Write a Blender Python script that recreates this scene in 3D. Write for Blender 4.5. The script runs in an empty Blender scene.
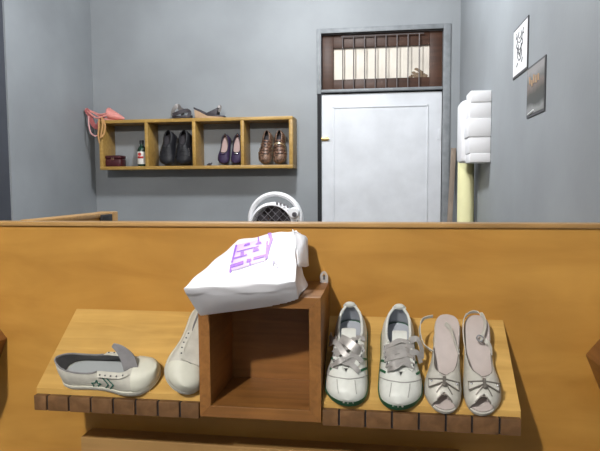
import bpy, bmesh, math, random
import numpy as np
from mathutils import Vector, Matrix, noise
from mathutils.bvhtree import BVHTree
random.seed(7)
C = bpy.context.scene.collection
CZ = 1.28                     # camera height
F, YAW, PITCH, ROLL = 568.7, .1421, .0724, -.006

# ------------------------------------------------------------------ camera
def cam_axes():
    cy, sy = math.cos(YAW), math.sin(YAW); cp, sp = math.cos(PITCH), math.sin(PITCH)
    fw = Vector((-sy*cp, cy*cp, -sp)); r = Vector((cy, sy, 0)); u = r.cross(fw)
    c, s = math.cos(ROLL), math.sin(ROLL)
    return c*r + s*u, -s*r + c*u, fw
CR, CU, CF = cam_axes()
CAM = Vector((0, 0, CZ))
def ray(px, py): return CF + CR*((px-300)/F) - CU*((py-225.5)/F)
def onY(px, py, Y): d = ray(px, py); return CAM + d*(Y/d.y)
def onX(px, py, X): d = ray(px, py); return CAM + d*(X/d.x)
def onZ(px, py, Z): d = ray(px, py); return CAM + d*((Z-CZ)/d.z)

cd = bpy.data.cameras.new('camera'); cam = bpy.data.objects.new('camera', cd); C.objects.link(cam)
cd.sensor_fit = 'HORIZONTAL'; cd.sensor_width = 36; cd.lens = F/600*36; cd.clip_start = .02
mw = Matrix.Identity(4)
for i, a in enumerate((CR, CU, -CF)):
    for k in range(3): mw[k][i] = a[k]
mw.translation = CAM; cam.matrix_world = mw
bpy.context.scene.camera = cam

# ------------------------------------------------------------------ materials
def lin(c):
    return tuple(((x/255)/12.92 if x/255 <= .04045 else ((x/255+.055)/1.055)**2.4) for x in c)
def mat(name, col, rough=.6, metal=0, spec=.4, bump=0, bscale=200, var=0, vscale=8, alpha=1, trans=0, sheen=0, emit=0):
    m = bpy.data.materials.new(name); m.use_nodes = True
    nt = m.node_tree; b = nt.nodes['Principled BSDF']
    c = (*col, 1)
    b.inputs['Base Color'].default_value = c; b.inputs['Roughness'].default_value = rough
    b.inputs['Metallic'].default_value = metal; b.inputs['Specular IOR Level'].default_value = spec
    b.inputs['Alpha'].default_value = alpha; b.inputs['Transmission Weight'].default_value = trans
    tc = nt.nodes.new('ShaderNodeTexCoord')
    if var:
        n = nt.nodes.new('ShaderNodeTexNoise'); n.inputs['Scale'].default_value = vscale; n.inputs['Detail'].default_value = 5
        nt.links.new(tc.outputs['Object'], n.inputs['Vector'])
        r = nt.nodes.new('ShaderNodeValToRGB')
        r.color_ramp.elements[0].position = .3; r.color_ramp.elements[1].position = .7
        r.color_ramp.elements[0].color = (*[x*(1-var) for x in col], 1)
        r.color_ramp.elements[1].color = (*[min(1, x*(1+var)) for x in col], 1)
        nt.links.new(n.outputs['Fac'], r.inputs['Fac']); nt.links.new(r.outputs['Color'], b.inputs['Base Color'])
    if bump:
        n2 = nt.nodes.new('ShaderNodeTexNoise'); n2.inputs['Scale'].default_value = bscale; n2.inputs['Detail'].default_value = 4
        nt.links.new(tc.outputs['Object'], n2.inputs['Vector'])
        bp = nt.nodes.new('ShaderNodeBump'); bp.inputs['Strength'].default_value = bump; bp.inputs['Distance'].default_value = .002
        nt.links.new(n2.outputs['Fac'], bp.inputs['Height']); nt.links.new(bp.outputs['Normal'], b.inputs['Normal'])
    return m
def wood(name, c1, c2, scale=(1.5, 30, 30), rough=.45, spec=.35, patch=.25, pscale=3, detail=6):
    """grain stretched along the axis with the smallest scale, plus large soft patches"""
    m = bpy.data.materials.new(name); m.use_nodes = True
    nt = m.node_tree; b = nt.nodes['Principled BSDF']; L = nt.links.new
    b.inputs['Roughness'].default_value = rough; b.inputs['Specular IOR Level'].default_value = spec
    tc = nt.nodes.new('ShaderNodeTexCoord'); mp = nt.nodes.new('ShaderNodeMapping'); mp.inputs['Scale'].default_value = scale
    L(tc.outputs['Object'], mp.inputs['Vector'])
    n = nt.nodes.new('ShaderNodeTexNoise'); n.inputs['Scale'].default_value = 1; n.inputs['Detail'].default_value = detail; n.inputs['Distortion'].default_value = .6
    L(mp.outputs['Vector'], n.inputs['Vector'])
    r = nt.nodes.new('ShaderNodeValToRGB'); r.color_ramp.elements[0].position = .28; r.color_ramp.elements[1].position = .72
    r.color_ramp.elements[0].color = (*c1, 1); r.color_ramp.elements[1].color = (*c2, 1)
    L(n.outputs['Fac'], r.inputs['Fac'])
    n2 = nt.nodes.new('ShaderNodeTexNoise'); n2.inputs['Scale'].default_value = pscale; n2.inputs['Detail'].default_value = 3
    L(tc.outputs['Object'], n2.inputs['Vector'])
    mr = nt.nodes.new('ShaderNodeMapRange'); mr.inputs['From Min'].default_value = .3; mr.inputs['From Max'].default_value = .7
    mr.inputs['To Min'].default_value = 1-patch; mr.inputs['To Max'].default_value = 1+patch*.6
    L(n2.outputs['Fac'], mr.inputs['Value'])
    mx = nt.nodes.new('ShaderNodeVectorMath'); mx.operation = 'SCALE'
    L(r.outputs['Color'], mx.inputs[0]); L(mr.outputs['Result'], mx.inputs['Scale']); L(mx.outputs['Vector'], b.inputs['Base Color'])
    bp = nt.nodes.new('ShaderNodeBump'); bp.inputs['Strength'].default_value = .08; bp.inputs['Distance'].default_value = .001
    L(n.outputs['Fac'], bp.inputs['Height']); L(bp.outputs['Normal'], b.inputs['Normal'])
    return m
M = {}
M['wall'] = mat('grey wall paint', (.268, .286, .303), .55, var=.10, vscale=2.2, bump=.15, bscale=60)
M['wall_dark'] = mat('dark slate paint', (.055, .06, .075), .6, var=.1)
M['ceiling'] = mat('ceiling white', (.20, .20, .20), .8)
M['wall_far'] = mat('dim wall paint', (.08, .085, .09), .7)
M['floor'] = mat('floor tile', (.16, .155, .15), .5, var=.15, vscale=3)
M['frame'] = mat('grey frame paint', (.22, .235, .25), .5, var=.15, vscale=20)
M['door'] = mat('white door paint', (.66, .68, .72), .45, var=.08, vscale=6)
M['gap'] = mat('black gap', (.012, .012, .014), .8)  # near-black colour carries the shade inside open gaps and grooves
M['ply'] = wood('plywood', (.40, .190, .033), (.54, .280, .058), (3, 12, 12), .42, .35, .11, 5)
M['cap'] = wood('cap strip', (.36, .20, .07), (.48, .28, .10), (2, 60, 60), .4)
M['board'] = wood('pale shelf board', (.49, .285, .072), (.65, .40, .120), (4, 40, 40), .4, .4, .15, 6)
M['lip'] = wood('brown lip wood', (.115, .056, .021), (.19, .096, .040), (40, 10, 40), .5, .3, .3, 15)
M['teak'] = wood('box wood', (.20, .082, .020), (.30, .130, .034), (60, 4, 60), .4, .4, .2, 8)
M['teakh'] = wood('box wood across', (.20, .082, .020), (.30, .130, .034), (4, 60, 60), .4, .4, .2, 8)
M['cubby'] = wood('varnished pine', (.33, .19, .045), (.47, .29, .08), (3, 40, 40), .4, .4, .15, 6)
M['brownframe'] = wood('dark brown frame', (.045, .019, .011), (.08, .034, .019), (3, 30, 30), .5)
M['paper'] = mat('cream paper', (.72, .66, .58), .8, var=.10, vscale=9)
M['steel'] = mat('bar metal', (.16, .14, .14), .5, .5)
M['brass'] = mat('brass', (.55, .40, .15), .35, .9)
M['white_plastic'] = mat('white plastic', (.80, .80, .82), .4)
M['foam'] = mat('white foam', (.80, .80, .82), .75, bump=.1, bscale=90)
M['roll'] = mat('pale yellow foam', (.66, .63, .36), .8, var=.06)
M['plank'] = wood('brown plank', (.22, .17, .13), (.29, .23, .18), (40, 40, 3), .6)
M['black'] = mat('black leather', (.010, .010, .013), .5)
M['blackmat'] = mat('black matte', (.02, .02, .024), .7)
M['lining_dark'] = mat('dark lining', (.04, .035, .04), .8)
M['canvas'] = mat('off white canvas', (.54, .52, .45), .85, bump=.3, bscale=500, var=.12, vscale=40)
M['rubber'] = mat('cream rubber', (.62, .61, .51), .5, var=.06, vscale=30)
M['greylining'] = mat('grey lining', (.22, .21, .21), .9, bump=.2, bscale=400, var=.1, vscale=30)
M['greytongue'] = mat('grey tongue', (.27, .26, .265), .85, var=.08, vscale=60)
M['greyfoot'] = mat('grey insole', (.34, .36, .36), .9)
M['leather'] = mat('white leather', (.66, .67, .62), .4, bump=.12, bscale=150, var=.07, vscale=50)
M['seam'] = mat('grey seam', (.36, .35, .33), .7)
M['green'] = mat('green rubber', (.015, .10, .045), .5)
M['dkgreen'] = mat('green print', (.02, .12, .085), .6)
M['lacesilver'] = mat('silver grey ribbon', (.42, .40, .38), .38, .25, var=.15, vscale=60)
M['insole'] = mat('blue grey insole', (.40, .42, .46), .85)
M['silverlth'] = mat('champagne leather', (.55, .53, .47), .42, .1, bump=.12, bscale=260, var=.08, vscale=60)
M['nude'] = mat('pinkish insole', (.50, .43, .40), .55, var=.05, vscale=40)
M['pewter'] = mat('pewter trim', (.20, .18, .155), .35, .4)
M['gem'] = mat('silver stud', (.75, .75, .75), .2, .9)
M['soletan'] = mat('sole tan', (.20, .14, .09), .7)
M['bag'] = mat('white bag plastic', (.84, .83, .86), .38, bump=.08, bscale=40)
M['purple'] = mat('purple print', (.28, .05, .66), .5)
M['lilac'] = mat('lilac print', (.70, .48, .86), .5)
M['greyprint'] = mat('grey violet print', (.45, .38, .55), .5)
M['clear'] = mat('clear plastic', (.62, .60, .58), .25, alpha=.55)
M['purpleshoe'] = mat('purple suede', (.026, .012, .046), .6, var=.2, vscale=40)
M['pinkin'] = mat('pale pink insole', (.40, .28, .26), .7)
M['brownshoe'] = mat('bronze brown leather', (.15, .085, .055), .35, .1, var=.97, vscale=70)
M['brownstrap'] = mat('brown strap', (.13, .065, .042), .35, .1, var=.95, vscale=60)
M['gold'] = mat('shiny gold', (.75, .60, .38), .25, .8)
M['maroon'] = mat('maroon lacquer', (.055, .010, .014), .35, var=.2, vscale=30)
M['bottle'] = mat('dark green glass', (.01, .035, .022), .15)
M['labelw'] = mat('white label', (.70, .68, .64), .6)
M['labelr'] = mat('red label print', (.45, .035, .03), .6)
M['pink'] = mat('salmon pink', (.66, .26, .23), .55, var=.12, vscale=30)
M['pinkdk'] = mat('deep pink', (.42, .12, .12), .6)
M['pinklt'] = mat('pale pink strap', (.68, .36, .35), .5)
M['tanstrap'] = mat('tan ribbon', (.55, .30, .12), .6)
M['silver'] = mat('dull silver', (.20, .185, .18), .4, .4)
M['charcoal'] = mat('charcoal strap', (.05, .045, .055), .5)
M['cork'] = mat('tan wedge', (.44, .30, .19), .7, var=.1, vscale=60)
M['ink'] = mat('ink', (.07, .07, .075), .7)
M['inkgrey'] = mat('grey ink', (.20, .19, .21), .7)
M['posterw'] = mat('poster white', (.80, .80, .82), .5)
M['border'] = mat('dark border', (.06, .06, .065), .5)
M['fandark'] = mat('dark fan inside', (.03, .025, .028), .6)
M['fanblade'] = mat('grey fan blade', (.07, .065, .075), .4)
M['table'] = wood('plain table wood', (.25, .15, .07), (.33, .2, .1), (3, 30, 30), .5)

def photo_mat():
    m = bpy.data.materials.new('printed photo'); m.use_nodes = True
    nt = m.node_tree; b = nt.nodes['Principled BSDF']; L = nt.links.new
    b.inputs['Roughness'].default_value = .6; b.inputs['Specular IOR Level'].default_value = .2
    tc = nt.nodes.new('ShaderNodeTexCoord'); n = nt.nodes.new('ShaderNodeTexNoise'); n.inputs['Scale'].default_value = 3.2; n.inputs['Detail'].default_value = 3
    L(tc.outputs['Generated'], n.inputs['Vector'])
    sx = nt.nodes.new('ShaderNodeSeparateXYZ'); L(tc.outputs['Generated'], sx.inputs[0])
    ma = nt.nodes.new('ShaderNodeMath'); ma.operation = 'MULTIPLY_ADD'; ma.inputs[1].default_value = .25
    L(n.outputs['Fac'], ma.inputs[0]); L(sx.outputs['Z'], ma.inputs[2])
    r = nt.nodes.new('ShaderNodeValToRGB'); e = r.color_ramp.elements
    e[0].position = 0; e[0].color = (.20, .205, .20, 1); e[1].position = 1.2; e[1].color = (.30, .29, .29, 1)
    for p, c in ((.22, (.26, .265, .26)), (.35, (.085, .09, .088)), (.55, (.09, .088, .082)), (.72, (.20, .165, .15)), (.82, (.16, .165, .16))):
        k = e.new(p); k.color = (*c, 1)
    L(ma.outputs[0], r.inputs['Fac']); L(r.outputs['Color'], b.inputs['Base Color'])
    return m
M['photo'] = photo_mat()

# ------------------------------------------------------------------ mesh helpers
def link(name, bm, m, parent=None, smooth=True, mats=None, angle=40, keep=False):
    me = bpy.data.meshes.new(name)
    if not keep: bmesh.ops.recalc_face_normals(bm, faces=bm.faces)
    for f in bm.faces: f.smooth = smooth
    if smooth and angle:
        a = math.radians(angle)
        for e in bm.edges:
            if len(e.link_faces) == 2 and e.calc_face_angle(0) > a: e.smooth = False
    bm.to_mesh(me); bm.free()
    for x in (mats or [m]): me.materials.append(x)
    o = bpy.data.objects.new(name, me); C.objects.link(o)
    if parent: o.parent = parent
    return o
def thing(name, label, cat, group=None, mw=None, loc=None):
    o = bpy.data.objects.new(name, None); o.empty_display_size = .03; C.objects.link(o)
    if mw is not None: o.matrix_world = mw
    if loc is not None: o.location = loc
    o['label'] = label; o['category'] = cat
    if group: o['group'] = group
    return o
def tag(o, label, cat, group=None):
    o['label'] = label; o['category'] = cat
    if group: o['group'] = group
    return o
def struct(o): o['kind'] = 'structure'; return o
def wm(o):
    m = o.matrix_basis.copy()
    return (wm(o.parent) @ m) if o.parent else m
def box(bm, a, b, bev=0, mi=0):
    lo = [min(a[i], b[i]) for i in range(3)]; hi = [max(a[i], b[i]) for i in range(3)]
    vs = [bm.verts.new((x, y, z)) for x in (lo[0], hi[0]) for y in (lo[1], hi[1]) for z in (lo[2], hi[2])]
    fs = [(0, 1, 3, 2), (4, 6, 7, 5), (0, 4, 5, 1), (2, 3, 7, 6), (0, 2, 6, 4), (1, 5, 7, 3)]
    out = [bm.faces.new([vs[i] for i in f]) for f in fs]
    for f in out: f.material_index = mi
    if bev:
        es = list({e for f in out for e in f.edges})
        bmesh.ops.bevel(bm, geom=es, offset=bev, segments=2, affect='EDGES', profile=.5)
    return bm
def BM(): return bmesh.new()
def prism(bm, poly, vec, bev=0):
    """poly: list of 3-D points, extruded by vec"""
    vec = Vector(vec)
    a = [bm.verts.new(p) for p in poly]; b = [bm.verts.new(Vector(p)+vec) for p in poly]
    n = len(a); fs = [bm.faces.new(a), bm.faces.new(b[::-1])]
    for i in range(n): fs.append(bm.faces.new((a[i], b[i], b[(i+1) % n], a[(i+1) % n])))
    if bev:
        es = list({e for f in fs for e in f.edges})
        bmesh.ops.bevel(bm, geom=es, offset=bev, segments=2, affect='EDGES', profile=.5)
    return bm
def tube(bm, pts, r, seg=8, closed=False, sq=1.0):
    pts = [Vector(p) for p in pts]; n = len(pts); rings = []
    up = Vector((0, 0, 1)); prev = None
    for i, p in enumerate(pts):
        if closed: t = pts[(i+1) % n]-pts[i-1]
        else: t = pts[min(i+1, n-1)]-pts[max(i-1, 0)]
        t.normalize()
        if prev is None:
            a = t.cross(up)
            if a.length < 1e-3: a = t.cross(Vector((1, 0, 0)))
        else: a = prev - t*prev.dot(t)
        a.normalize(); prev = a; b = t.cross(a)
        rr = r[i] if isinstance(r, (list, tuple)) else r
        rings.append([bm.verts.new(p + a*rr*math.cos(2*math.pi*k/seg) + b*rr*sq*math.sin(2*math.pi*k/seg)) for k in range(seg)])
    for i in range(n if closed else n-1):
        A, B = rings[i], rings[(i+1) % n]
        for k in range(seg): bm.faces.new((A[k], A[(k+1) % seg], B[(k+1) % seg], B[k]))
    if not closed: bm.faces.new(rings[0][::-1]); bm.faces.new(rings[-1])
    return bm
def spline(pts, n=6, closed=False):
    pts = [Vector(p) for p in pts]; out = []; N = len(pts)
    for i in range(N if closed else N-1):
        g = (lambda k: pts[k % N]) if closed else (lambda k: pts[max(0, min(N-1, k))])
        p0, p1, p2, p3 = g(i-1), g(i), g(i+1), g(i+2)
        for k in range(n):
            t = k/n
            out.append(.5*((2*p1)+(p2-p0)*t+(2*p0-5*p1+4*p2-p3)*t*t+(3*p1-p0-3*p2+p3)*t**3))
    if not closed: out.append(pts[-1])
    return out
def ribbon(bm, pts, w, th=.0012, up=(0, 0, 1), ups=None):
    """flat strap with real thickness along pts; width lies across direction and up"""
    pts = [Vector(p) for p in pts]; n = len(pts); rows = []
    for i, p in enumerate(pts):
        t = (pts[min(i+1, n-1)]-pts[max(i-1, 0)]).normalized()
        u = Vector(ups[i]) if ups else Vector(up)
        s = t.cross(u)
        if s.length < 1e-4: s = t.cross(Vector((1, 0, 0)))
        s.normalize(); nn = s.cross(t).normalized()
        ww = w[i] if isinstance(w, (list, tuple)) else w
        rows.append([bm.verts.new(p+s*ww/2-nn*th/2), bm.verts.new(p+s*ww/2+nn*th/2), bm.verts.new(p-s*ww/2+nn*th/2), bm.verts.new(p-s*ww/2-nn*th/2)])
    for i in range(n-1):
        for k in range(4): bm.faces.new((rows[i][k], rows[i][(k+1) % 4], rows[i+1][(k+1) % 4], rows[i+1][k]))
    bm.faces.new(rows[0][::-1]); bm.faces.new(rows[-1])
    return bm
def lathe(bm, prof, seg=32, axis='z', c=(0, 0, 0), caps=True):
    rings = []
    for r, z in prof:
        ring = []
        for k in range(seg):
            a = 2*math.pi*k/seg; x, y = r*math.cos(a), r*math.sin(a)
            p = (x, y, z) if axis == 'z' else (x, z, y) if axis == 'y' else (z, x, y)
            ring.append(bm.verts.new(Vector(p)+Vector(c)))
        rings.append(ring)
    for i in range(len(rings)-1):
        for k in range(seg): bm.faces.new((rings[i][k], rings[i][(k+1) % seg], rings[i+1][(k+1) % seg], rings[i+1][k]))
    if caps and prof[0][0] > 1e-6: bm.faces.new(rings[0][::-1])
    if caps and prof[-1][0] > 1e-6: bm.faces.new(rings[-1])
    bmesh.ops.remove_doubles(bm, verts=bm.verts, dist=1e-6)
    return bm
def ball(bm, c, r, sx=1, sy=1, sz=1, seg=14):
    g = bmesh.ops.create_uvsphere(bm, u_segments=seg, v_segments=seg//2+2, radius=r)
    for v in g['verts']: v.co = Vector((v.co.x*sx, v.co.y*sy, v.co.z*sz))+Vector(c)
    return bm
def T(tab):
    xs = [a for a, b in tab]; ys = [b for a, b in tab]
    def f(t): return float(np.interp(t, xs, ys))
    def g(t): return (f(max(0, t-.02))+2*f(t)+f(min(1, t+.02)))/4 if .03 < t < .97 else f(t)
    return g
def K(v): return lambda t: v
def stations(n): return [.5-.5*math.cos(math.pi*i/n) for i in range(n+1)]
# outline half widths (fractions of the widest half width)
OUT = T([(0, .0), (.004, .24), (.015, .44), (.04, .63), (.09, .76), (.16, .82), (.28, .81), (.42, .81), (.55, .88), (.66, .97), (.75, 1), (.84, .97), (.90, .87), (.94, .74), (.97, .55), (.988, .36), (.996, .2), (1, 0)])
CX = T([(0, -.03), (.3, -.06), (.5, -.04), (.7, .05), (.85, .03), (1, -.10)])   # bend of a foot, as a fraction of half width
def shell(bm, L, W, h, zs, aL, aR, t0=0, t1=1, nt=34, ns=9, px=.75, pz=1.0, bend=1, out=OUT, grow=0, bulge=0):
    """shoe upper: walls rise from the sole edge; full 90 degrees closes over the foot, less leaves an opening"""
    sts = [t0+(t1-t0)*s for s in stations(nt)]
    for side in (-1, 1):
        rows = []
        for t in sts:
            w = W*out(t)+grow*(1 if out(t) > .02 else 0); c = CX(t)*W*bend; a1 = math.radians((aL if side < 0 else aR)(t)); row = []
            for k in range(ns+1):
                a = a1*k/ns
                ca, sa = max(0, math.cos(a)), math.sin(a)
                x = c + side*w*(ca**px); z = zs(t)+(h(t)+grow)*(sa**pz)
                row.append(bm.verts.new((x, L*t, z)))
            rows.append(row)
        for i in range(nt):
            for k in range(ns):
                q = (rows[i][k], rows[i+1][k], rows[i+1][k+1], rows[i][k+1])
                try: bm.faces.new(q if side > 0 else q[::-1])
                except ValueError: pass
    bmesh.ops.remove_doubles(bm, verts=bm.verts, dist=2e-5)
    bmesh.ops.dissolve_degenerate(bm, dist=1e-6, edges=bm.edges)
    return bm
def pt_on(L, W, h, zs, t, deg, side, px=.75, pz=1.0, lift=.0012, bend=1):
    a = math.radians(deg); w = W*OUT(t)
    return Vector((CX(t)*W*bend+side*(w+lift)*(math.cos(a)**px), L*t, zs(t)+(h(t)+lift)*(math.sin(a)**pz)))
def mirrored(bm):
    bm.transform(Matrix.Scale(-1, 4, (1, 0, 0))); bmesh.ops.reverse_faces(bm, faces=bm.faces); return bm
def slab(bm, L, W, zb, zt, bend=1, bul=.0012, nt=32, nx=6, out=OUT, t0=0, t1=1):
    sts = [t0+(t1-t0)*s for s in stations(nt)]
    top, bot, mid = [], [], []
    for t in sts:
        w = W*out(t); c = CX(t)*W*bend
        top.append([bm.verts.new((c+w*(2*k/nx-1), L*t, zt(t))) for k in range(nx+1)])
        bot.append([bm.verts.new((c+w*.97*(2*k/nx-1), L*t, zb(t))) for k in range(nx+1)])
        mid.append([bm.verts.new((c+s*(w+(bul if w > 0 else 0)), L*t, (zb(t)+zt(t))/2)) for s in (-1, 1)])
    for i in range(nt):
        for k in range(nx):
            bm.faces.new((top[i][k], top[i][k+1], top[i+1][k+1], top[i+1][k])); bm.faces.new((bot[i][k], bot[i+1][k], bot[i+1][k+1], bot[i][k+1]))
        for s, k in ((0, 0), (1, nx)):
            bm.faces.new((top[i][k], top[i+1][k], mid[i+1][s], mid[i][s])); bm.faces.new((mid[i][s], mid[i+1][s], bot[i+1][k], bot[i][k]))
    if t0 > 0:
        bm.faces.new(top[0]+[mid[0][1]]+bot[0][::-1]+[mid[0][0]])
    if t1 < 1: bm.faces.new(top[-1]+[mid[-1][1]]+bot[-1][::-1]+[mid[-1][0]])
    bmesh.ops.remove_doubles(bm, verts=bm.verts, dist=2e-5)
    return bm
def solid(o, th, inner=None, offset=1):
    """give an open surface real thickness; the inner side may carry the second material"""
    m = o.modifiers.new('thickness', 'SOLIDIFY'); m.thickness = th; m.offset = offset
    if inner: m.material_offset = 1; m.material_offset_rim = 1 if inner == 2 else 0
    return o
def frame_of(toe, ydir, zdir, L, xshift=0):
    """matrix of a shoe with heel at the origin, local y towards the toe, z off the surface"""
    y = Vector(ydir).normalized(); z = Vector(zdir); z = (z-y*z.dot(y)).normalized(); x = y.cross(z)
    m = Matrix.Identity(4)
    for i, a in enumerate((x, y, z)):
        for k in range(3): m[k][i] = a[k]
    m.translation = Vector(toe)-y*L
    return m
def tree_of(objs):
    """BVH in world space of evaluated meshes"""
    V, P = [], []
    bpy.context.view_layer.update(); dg = bpy.context.evaluated_depsgraph_get()
    for o in objs:
        e = o.evaluated_get(dg); me = e.to_mesh(); b = len(V); w = wm(o)
        V += [w @ v.co for v in me.vertices]; P += [[b+i for i in p.vertices] for p in me.polygons]
        e.to_mesh_clear()
    return BVHTree.FromPolygons(V, P)
def on_surface(tr, px, py, lift=.0008):
    d = ray(px, py).normalized(); hit = tr.ray_cast(CAM, d)
    if hit[0] is None: return None, None
    n = hit[1] if hit[1].dot(d) < 0 else -hit[1]
    return hit[0]+n*lift, n
def strokes(name, tr, polys, wpx, m, parent, lift=.0006, th=.0006):
    """print made of strokes that lie on a curved surface; polys are measured on the photograph"""
    bm = BM()
    for pl in polys:
        pts, ups = [], []
        for (a, b) in zip(pl[:-1], pl[1:]):
            n = max(2, int(math.dist(a, b)/.8))
            for k in range(n+(1 if b is pl[-1] else 0)):
                t = k/n; p, nn = on_surface(tr, a[0]+(b[0]-a[0])*t, a[1]+(b[1]-a[1])*t, lift)
                if p: pts.append(p); ups.append(nn)
        if len(pts) < 2: continue
        w = wpx*(pts[0]-CAM).length/F
        ribbon(bm, pts, w, th, ups=ups)
    bm.transform(wm(parent).inverted()) if parent else None
    return link(name, bm, m, parent)
def patch(name, tr, quads, m, parent, lift=.0004, n=6):
    bm = BM()
    for (a, b, c, d) in quads:
        g = []
        for i in range(n+1):
            row = []
            for k in range(n+1):
                s, t = k/n, i/n
                px = (a[0]*(1-s)+b[0]*s)*(1-t)+(d[0]*(1-s)+c[0]*s)*t; py = (a[1]*(1-s)+b[1]*s)*(1-t)+(d[1]*(1-s)+c[1]*s)*t
                p, nn = on_surface(tr, px, py, lift)
                row.append(bm.verts.new(p) if p else None)
            g.append(row)
        for i in range(n):
            for k in range(n):
                q = (g[i][k], g[i][k+1], g[i+1][k+1], g[i+1][k])
                if all(q): bm.faces.new(q)
    bm.transform(wm(parent).inverted())
    return link(name, bm, m, parent)
def copy_tree(o, parent=None):
    c = o.copy(); C.objects.link(c)
    if parent: c.parent = parent
    for ch in list(o.children): copy_tree(ch, c)
    return c

# ================================================================== the setting
D1, YF, ZS, ZF, ZFB = 1.45, 1.238, CZ-.340, CZ-.505, CZ-.5426
D2, XL, XR, ZC = 4.4, -2.32, .572, 2.97
YB = -2.6
XLF = -2.9                                     # left side wall of the front room
def wallbox(name, a, b, m='wall'): return struct(link(name, box(BM(), a, b), M[m], smooth=False))
wallbox('floor', (XLF-.2, YB-.2, -.1), (XR+.2, D2+.4, 0), 'floor')
wallbox('ceiling', (XLF-.2, YB-.2, ZC), (XR+.2, D2+.4, ZC+.1), 'ceiling')
wallbox('wall_right', (XR, YB-.2, 0), (XR+.15, D2+.4, ZC))
wallbox('wall_behind', (XLF-.2, YB-.15, 0), (XR, YB, ZC), 'wall_far')
wallbox('wall_front_left', (XLF-.15, YB, 0), (XLF, 3.0, ZC), 'wall_far')
p8 = onX(11.5, 180, XL)
wallbox('wall_left', (XL-.15, p8.y, 0), (XL, D2+.4, ZC))
wallbox('trim_1', (XL-.15, p8.y-.6, 0), (XL-.012, p8.y, ZC), 'wall_dark')  # near strip of the left side, much darker than the rest
# back wall with the doorway cut out of it
o_tl, o_tr = onY(321.2, 32.8, D2), onY(443.5, 29.8, D2)
o_br = onY(443.5, 86.5, D2); dx0 = o_tl.x; dx1 = o_tr.x; ztop = (o_tl.z+o_tr.z)/2; zmid = o_br.z
bm = BM()
box(bm, (XL, D2, 0), (dx0, D2+.2, ZC)); box(bm, (dx1, D2, 0), (XR, D2+.2, ZC)); box(bm, (dx0, D2, ztop), (dx1, D2+.2, ZC))
box(bm, (dx0, D2+.16, 0), (dx1, D2+.2, ztop))
struct(link('wall_back', bm, M['wall'], smooth=False))
# door casing: grey painted boards around the opening
bm = BM(); cw = .035
box(bm, (dx0-cw, D2-.014, zmid-.03), (dx0, D2+.02, ztop+cw), .002); box(bm, (dx1, D2-.014, 0), (dx1+cw*1.5, D2+.02, ztop+cw), .002)
box(bm, (dx0, D2-.014, ztop), (dx1, D2+.02, ztop+cw), .002)
struct(link('trim_2', bm, M['frame']))
bm = BM(); box(bm, (dx0, D2-.018, zmid-.02), (dx1, D2+.10, zmid), .002); struct(link('trim_3', bm, M['frame']))
struct(link('gap_shade', box(BM(), (dx0-cw*.9, D2-.010, 0), (dx0-.002, D2+.02, zmid-.031), .002), M['gap']))  # dark strip painted as the shaded gap left of the door
# window above the door
wy = D2+.07
def wpt(px, py): p = onY(px, py, wy); return p
a, b, c_, d_ = wpt(333.6, 48.6), wpt(429.5, 45.2), wpt(429.5, 77.6), wpt(333.6, 80)
wx0, wx1, wz1, wz0 = a.x, b.x, (a.z+b.z)/2, (c_.z+d_.z)/2
bm = BM()
box(bm, (dx0, wy-.02, zmid), (wx0, wy+.03, ztop), .003); box(bm, (wx1, wy-.02, zmid), (dx1, wy+.03, ztop), .003)
box(bm, (wx0, wy-.02, wz1), (wx1, wy+.03, ztop), .003); box(bm, (wx0, wy-.02, zmid), (wx1, wy+.03, wz0), .003)
win = struct(link('window_1', bm, M['brownframe']))
pane_ = link('pane', box(BM(), (wx0, wy+.012, wz0), (wx1, wy+.02, wz1)), M['paper'], win, smooth=False)
bm = BM(); rodz = onY(380, 35, D2+.02).z
tube(bm, [(onY(341, 36.8, D2+.02).x, D2+.02, rodz), (onY(424, 34, D2+.02).x, D2+.02, rodz)], .0045)
link('bar_rail', bm, M['steel'], win)
for px in (342.7, 353.6, 364.6, 375.3, 386, 397, 408, 419.2):
    x = onY(px, 60, D2+.02).x
    link('bar', tube(BM(), [(x, D2+.02, zmid-.005), (x, D2+.02, rodz)], .0042), M['steel'], win)
bm = BM()                                       # dark plant silhouette seen low in the pane
for k in range(26):
    x = wx1-.02-random.random()*.12; z = wz0+.004+random.random()*.07*(1-abs((wx1-.09-x)/.1))
    ball(bm, (x, wy+.010, z), .012, 1.3, .25, .8, 8)
link('leaf_print', bm, M['soletan'], pane_)
# the door leaf
dy = D2+.02
dl, dt = onY(320.5, 94.5, dy), onY(443, 91, dy)
bm = BM(); dx1d = dx1-.004
box(bm, (dl.x, dy, .01), (dx1d, dy+.04, zmid-.032))
door = struct(link('door_1', bm, M['door'], smooth=False))
pa, pb = onY(332.7, 107.5, dy), onY(428.5, 104, dy)
bm = BM(); pz = (pa.z+pb.z)/2; zb_ = .25; mw_ = .012
for (x0, x1, z0, z1) in ((pa.x, pb.x, pz-mw_, pz), (pa.x, pb.x, zb_, zb_+mw_), (pa.x, pa.x+mw_, zb_, pz), (pb.x-mw_, pb.x, zb_, pz)):
    box(bm, (x0, dy-.008, z0), (x1, dy, z1), .003)
link('panel_moulding', bm, M['door'], door)
q = onY(324, 139, dy-.01)
bm = BM(); box(bm, (q.x-.03, dy-.012, q.z-.014), (q.x+.03, dy, q.z+.014), .003); tube(bm, [(q.x-.045, dy-.018, q.z), (q.x+.04, dy-.018, q.z)], .007)
link('latch', bm, M['brass'], door)
bm = BM()
for z in (q.z+.02, .5): box(bm, (dx1d-.03, dy-.006, z-.04), (dx1d, dy, z+.04), .002)
link('hinge', bm, M['door'], door)
struct(link('trim_4', box(BM(), (dx0, dy+.015, 0), (dl.x, dy+.05, zmid-.02)), M['gap'], smooth=False))  # black fill puts the door gap's shade into colour
struct(link('trim_5', box(BM(), (dx0, dy+.015, zmid-.032), (dx1, dy+.05, zmid-.02)), M['gap'], smooth=False))

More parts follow.
